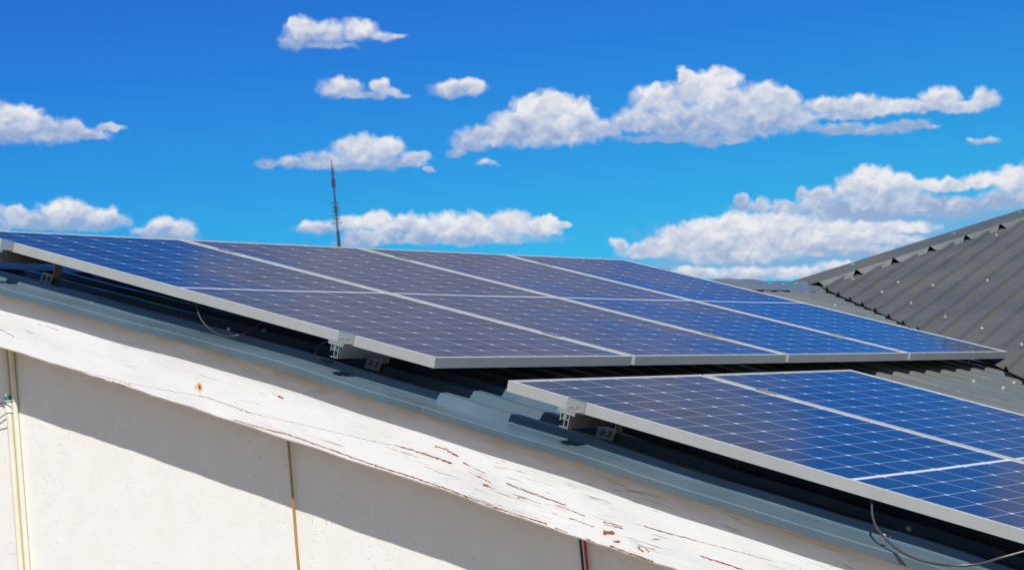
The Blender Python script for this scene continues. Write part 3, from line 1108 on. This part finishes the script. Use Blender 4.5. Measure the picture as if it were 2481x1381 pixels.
def end_clamp(rail, label, far=False):
    f0, ln, nn, vd, yd, a = rail
    f = (lambda x, z, y: f0(x, z, ln - y)) if far else f0
    root = thing('end_clamp', f(0, 0, -.03), label, 'clamp', 'clamps holding the panels')
    m = MB()
    w = .032
    bx = lambda x0, x1, y0, y1, z0, z1: m.box(lambda X, Y, Z: f(X, Z, Y), (x0, x1), (y0, y1), (z0, z1))
    bx(-w, w, -.050, -.0055, .006, .0095)             # foot with the bolt
    bx(-w, w, -.050, -.0465, -.003, .006)             # turned down outer edge
    bx(-w, w, -.0055, -.0015, .0002, TH + .001)       # upright against the frame
    bx(-w, w, -.0055, .0085, TH + .001, TH + .0036)   # lip over the frame
    m.build('bracket', M_RAIL, root, bevel=.0006)
    m = MB()
    m.cyl(f(0, .0095, -.025), f(0, .0175, -.025), .0068, 16)
    b = m.build('bolt', M_STEEL, root)
    m = MB()
    m.cyl(f(0, .0176, -.025), f(0, .0179, -.025), .0034, 6)
    m.build('socket', M_DARKHOLE, b)
    m = MB()
    m.cyl(f(0, -.0095, -.0515), f(0, -.0095, -.035), .0075, 6)
    m.build('channel_nut', M_STEEL, root)
    return root


def mid_clamp(fpan, v_m, label, fpan_next):
    a, b = fpan(PW_, v_m, 0), fpan_next(0, v_m, 0)
    c = (a + b) / 2
    vd = (fpan(PW_, v_m + .1, 0) - a).normalized()
    yd = (fpan(PW_, v_m, 0) - fpan(PW_ - .1, v_m, 0)).normalized()
    nn = yd.cross(vd)
    if nn.z < 0:
        nn = -nn
    f = lambda x, y, z: c + vd * x + yd * y + nn * z
    root = thing('mid_clamp', c, label, 'clamp', 'clamps holding the panels')
    m = MB()
    m.box(f, (-.034, .034), (-.020, .020), (.0008, .0042))
    m.box(f, (-.034, .034), (-.0062, .0062), (-.030, .0008))
    m.build('bracket', M_RAIL, root, bevel=.0006)
    m = MB()
    m.cyl(f(0, 0, .0042), f(0, 0, .0095), .0065, 14)
    m.build('bolt', M_STEEL, root)
    return root


end_clamp(RU1, 'end clamp at the left edge of the photo on the upper rail')
end_clamp(RU2, 'end clamp with round bolt near the bottom corner of the upper panel row')
end_clamp(RL1, 'end clamp with round bolt on the rail end of the lower row of panels')
end_clamp(RU1, 'far end clamp on the skyline at the valley side of the upper row', True)
end_clamp(RU2, 'far end clamp against the cross roof at the valley side of the upper row', True)
end_clamp(RL1, 'far end clamp at the valley side of the lower row of panels', True)
names = ['between the first and second', 'between the second and third', 'between the third and fourth']
for k in range(3):
    mid_clamp(F_UP[k], .27, 'small mid clamp near the skyline %s upper row panels' % names[k], F_UP[k + 1])
    mid_clamp(F_UP[k], 1.945, 'small mid clamp near the lower edge %s upper row panels' % names[k], F_UP[k + 1])
mid_clamp(F_LO[0], 2.85 - (FIT['L'] + FIT['gap']) * S, 'small mid clamp between the two lower row panels', F_LO[1])


# ------------------------------------------------------------------ roof brackets (two big screws on a rib's flank)
def roof_bracket(px, py, rail, label, j):
    f, ln, nn, vd, yd, a = rail
    v, y, h = svh(at_h(px, py, -.118))
    yr = RIB0 + j * PITCHR
    # slide along the slope so that the plate stays where the photo shows it
    for _ in range(6):
        v += (px - to_px(P3(v, yr + .004, hp(v) + RIBH * .5))[0]) / 480.0
    base = lambda vv, yy, hh: P3(vv, yy, hp(v) + hh)
    cpt = base(v, yr + .000, RIBH * .75)
    root = thing('roof_bracket', base(v, yr, 0), label, 'bracket', 'roof brackets under the rails')
    fl = (Vector((0, -1, 0)) + N * .35).normalized()   # out of the flank
    upf = (N - fl * N.dot(fl)).normalized()
    g3 = lambda x, z, o: cpt + VD * x + upf * z + fl * o
    m = MB()
    m.box(g3, (-.031, .031), (-.020, .022), (.002, .006))
    m.box(lambda x, y_, z: g3(x, .021, .006) + Vector((0, 1, 0)) * y_ + N * z, (-.004, .0), (-.004, .030), (-.002, .020)) if False else None
    top = g3(0, .021, .002)
    rb = svh(f(0, -RAIL_H, yr))[2] - hp(v)
    q = lambda x, yy, z: base(v + x, yr + yy, z)
    m.box(q, (-.010, .029), (.002, .040), (RIBH + .002, RIBH + .006))            # ledge over the crest
    m.box(q, (.025, .029), (.002, .040), (RIBH + .006, rb + .034))               # upright to the rail
    m.build('bracket_plate', M_PLATE, root, bevel=.0006)
    for sx in (-.0135, .0135):
        m = MB()
        m.cyl(g3(sx, .0, .006), g3(sx, .0, .0085), .0112, 18)
        b = m.build('screw', M_SCREW, root)
        m = MB()
        m.cyl(g3(sx, .0, .0085), g3(sx, .0, .0105), .0080, 16)
        m.cyl(g3(sx, .0, .0060), g3(sx, .0, .0066), .0132, 18)
        m.build('washer', M_DARKHOLE, b)
        m = MB()
        m.cyl(g3(sx, .0, .0105), g3(sx, .0, .0155), .0050, 6)
        m.build('hex_head', M_SCREW, b)
    m = MB()
    m.cyl(q(.018, .018, RIBH + .022), q(.025, .018, RIBH + .022), .006, 6)
    m.build('bolt', M_STEEL, root)
    return root


roof_bracket(116, 664, RU1, 'roof bracket with two round screws near the left edge of the photo', 1)
roof_bracket(908, 890, RU2, 'roof bracket with two round screws below the bottom corner of the upper row', 1)
roof_bracket(1470, 1057, RL1, 'roof bracket with two round screws below the lower row of panels', 1)

# ------------------------------------------------------------------ cables
def cable(name, pts, r, mat, label, cat='cable', group=None, n=10):
    m = MB()
    path = spline(pts, n)
    m.tube(path, r, 10)
    return tag(m.build(name, mat, smooth=True), label, cat, group)


yc = lambda pts: [at_y(x, y, yy) for x, y, yy in pts]
cable('panel_cable', yc([(470, 700, .05), (475, 738, .035), (486, 772, .02), (508, 797, .02), (532, 811, .025), (556, 815, .03), (590, 808, .06), (622, 790, .10), (660, 760, .15)]), .0025, M_GREYC,
      'dark cable sagging in a loop below the first upper panel', group='cables hanging below the panels')
cable('panel_cable', yc([(800, 826, .06), (783, 830, .05), (769, 845, .045), (765, 858, .045), (772, 868, .05), (790, 875, .06), (815, 878, .08), (845, 872, .12), (875, 855, .18)]), .0030, M_BLACK,
      'black cable curling behind the rail end of the upper row', group='cables hanging below the panels')
cable('panel_cable', yc([(2108, 1180, .06), (2112, 1216, .03), (2114, 1250, .0), (2127, 1282, -.04), (2160, 1318, -.08), (2200, 1345, -.10), (2250, 1362, -.105), (2310, 1369, -.10), (2370, 1366, -.07), (2420, 1352, -.02), (2500, 1330, .03)]), .0034, M_GREYC,
      'thick grey cable hanging over the roof edge from the lower row', group='cables hanging below the panels')


def down_path(px, py, y, z1, jitter=.0, n=14, rise=.34):
    p = at_y(px, py, y)
    res = []
    for i in range(n + 1):
        z = p.z + rise + (z1 - p.z - rise) * i / n
        res.append(Vector((p.x + jitter * math.sin(i * 1.1), p.y + .3 * jitter * math.sin(i * .8), z)))
    return res


m = MB(); m.tube(down_path(711, 1225, .062, 0.02, .0018, 30), .0042, 8)
tag(m.build('wall_cable', M_BROWN, smooth=True), 'brown cable running straight down the white wall', 'cable')
m = MB(); m.tube(down_path(1406, 1320, .065, 0.02, .0012, 26, .13), .0040, 8)
tag(m.build('wall_cable', M_BLACK, smooth=True), 'black wire beside the red one, coming out from under the fascia', 'cable', 'twin wires under the fascia')
m = MB(); m.tube(down_path(1417, 1324, .065, 0.02, .0014, 26, .13), .0040, 8)
tag(m.build('wall_cable', M_RED, smooth=True), 'red wire beside the black one, coming out from under the fascia', 'cable', 'twin wires under the fascia')

# conduits on the wall at the left edge
pc = at_y(22, 985, .061)
pipe = thing('conduit_pipe', (pc.x, pc.y, 0), 'cream plastic conduit with a white coupling and black tie on the wall', 'pipe', 'conduits on the wall')
m = MB(); m.cyl((pc.x, pc.y, 0), (pc.x, pc.y, pc.z + .30), .0125, 20)
m.build('tube', M_PVC, pipe, smooth=False)
m = MB(); m.cyl((pc.x, pc.y, pc.z - .022), (pc.x, pc.y, pc.z + .022), .0155, 20)
m.build('coupling', M_COUP, pipe)
m = MB(); m.cyl((pc.x, pc.y, pc.z + .022), (pc.x, pc.y, pc.z + .040), .0145, 20)
M_TEAL = plain('teal_paint', (.03, .16, .18), .6, 0, .5, 60)
m.build('paint_band', M_TEAL, pipe)
m = MB()
ring = [Vector((pc.x + .008 + .024 * math.cos(a), pc.y + .019 * math.sin(a), pc.z + .016)) for a in [2 * math.pi * i / 20 for i in range(21)]]
m.tube(ring, .0022, 6)
m.tube([Vector((pc.x - .014, pc.y - .014, pc.z + .016)), Vector((pc.x - .05, pc.y - .02, pc.z + .012)), Vector((pc.x - .11, pc.y - .015, pc.z + .006))], .0018, 6)
m.build('cable_tie', M_BLACK, pipe)
m = MB(); m.cyl((pc.x + .029, pc.y + .004, 0), (pc.x + .029, pc.y + .004, pc.z + .30), .0105, 18)
tag(m.build('conduit_pipe', M_PVC), 'thinner cream plastic conduit close beside the coupled one', 'pipe', 'conduits on the wall')
m = MB(); m.tube(spline([at_y(-30, 1030, .066), at_y(0, 1012, .056), at_y(14, 1002, .052)], 6), .0016, 6)
tag(m.build('cable_tie', M_BLACK, smooth=True), 'thin black tie end poking out beside the conduit at the left edge', 'cable tie')

# ------------------------------------------------------------------ distant radio mast
dm = ray(813, 500)
D = 260.0
hd_ = Vector((dm.x, dm.y, 0)).normalized()
sc_ = D / Vector((dm.x, dm.y, 0)).length
mx_, my_ = CAMP.x + dm.x * sc_, CAMP.y + dm.y * sc_


def mz(py):
    d = ray(813, py)
    return CAMP.z + d.z * D / Vector((d.x, d.y, 0)).length


mast = thing('radio_mast', (mx_, my_, 0), 'thin dark radio mast with short antenna arms far behind the ridge', 'mast')
side = Vector((hd_.y, -hd_.x, 0))
f = lambda x, y, z: Vector((mx_, my_, 0)) + side * x + hd_ * y + Vector((0, 0, z))
m = MB()
segs = [(0, mz(595), .22), (mz(595), mz(540), .15), (mz(540), mz(470), .14), (mz(470), mz(415), .11), (mz(415), mz(388), .05)]
for z0, z1, r in segs:
    for (sx, sy) in ((-1, -1), (1, -1), (1, 1), (-1, 1)):
        m.cyl(f(sx * r * .6, sy * r * .6, z0), f(sx * r * .6, sy * r * .6, z1), .055 if r > .1 else .03, 6)
    nb = max(1, int((z1 - z0) / .6))
    for i in range(nb):
        za, zb = z0 + (z1 - z0) * i / nb, z0 + (z1 - z0) * (i + 1) / nb
        s_ = 1 if i % 2 else -1
        m.cyl(f(-s_ * r * .6, -r * .6, za), f(s_ * r * .6, -r * .6, zb), .03, 5)
        m.cyl(f(-s_ * r * .6, r * .6, za), f(s_ * r * .6, r * .6, zb), .03, 5)
m.build('lattice', M_MAST, mast)
for py, w in ((492, .46), (503, .40), (512, .42), (523, .44), (531, .36), (541, .50), (418, .22), (410, .18)):
    z = mz(py)
    m = MB()
    m.cyl(f(-w, 0, z), f(w, 0, z), .05, 6)
    m.cyl(f(-w, 0, z - .18), f(-w, 0, z + .18), .035, 6)
    m.cyl(f(w, 0, z - .18), f(w, 0, z + .18), .035, 6)
    m.build('antenna', M_MAST, mast)
for py, r in ((443, .26), (508, .19), (572, .19), (430, .14), (592, .22)):
    z = mz(py)
    m = MB()
    m.cyl(f(0, 0, z - .55), f(0, 0, z + .55), r, 10)
    m.build('antenna', M_MAST, mast)
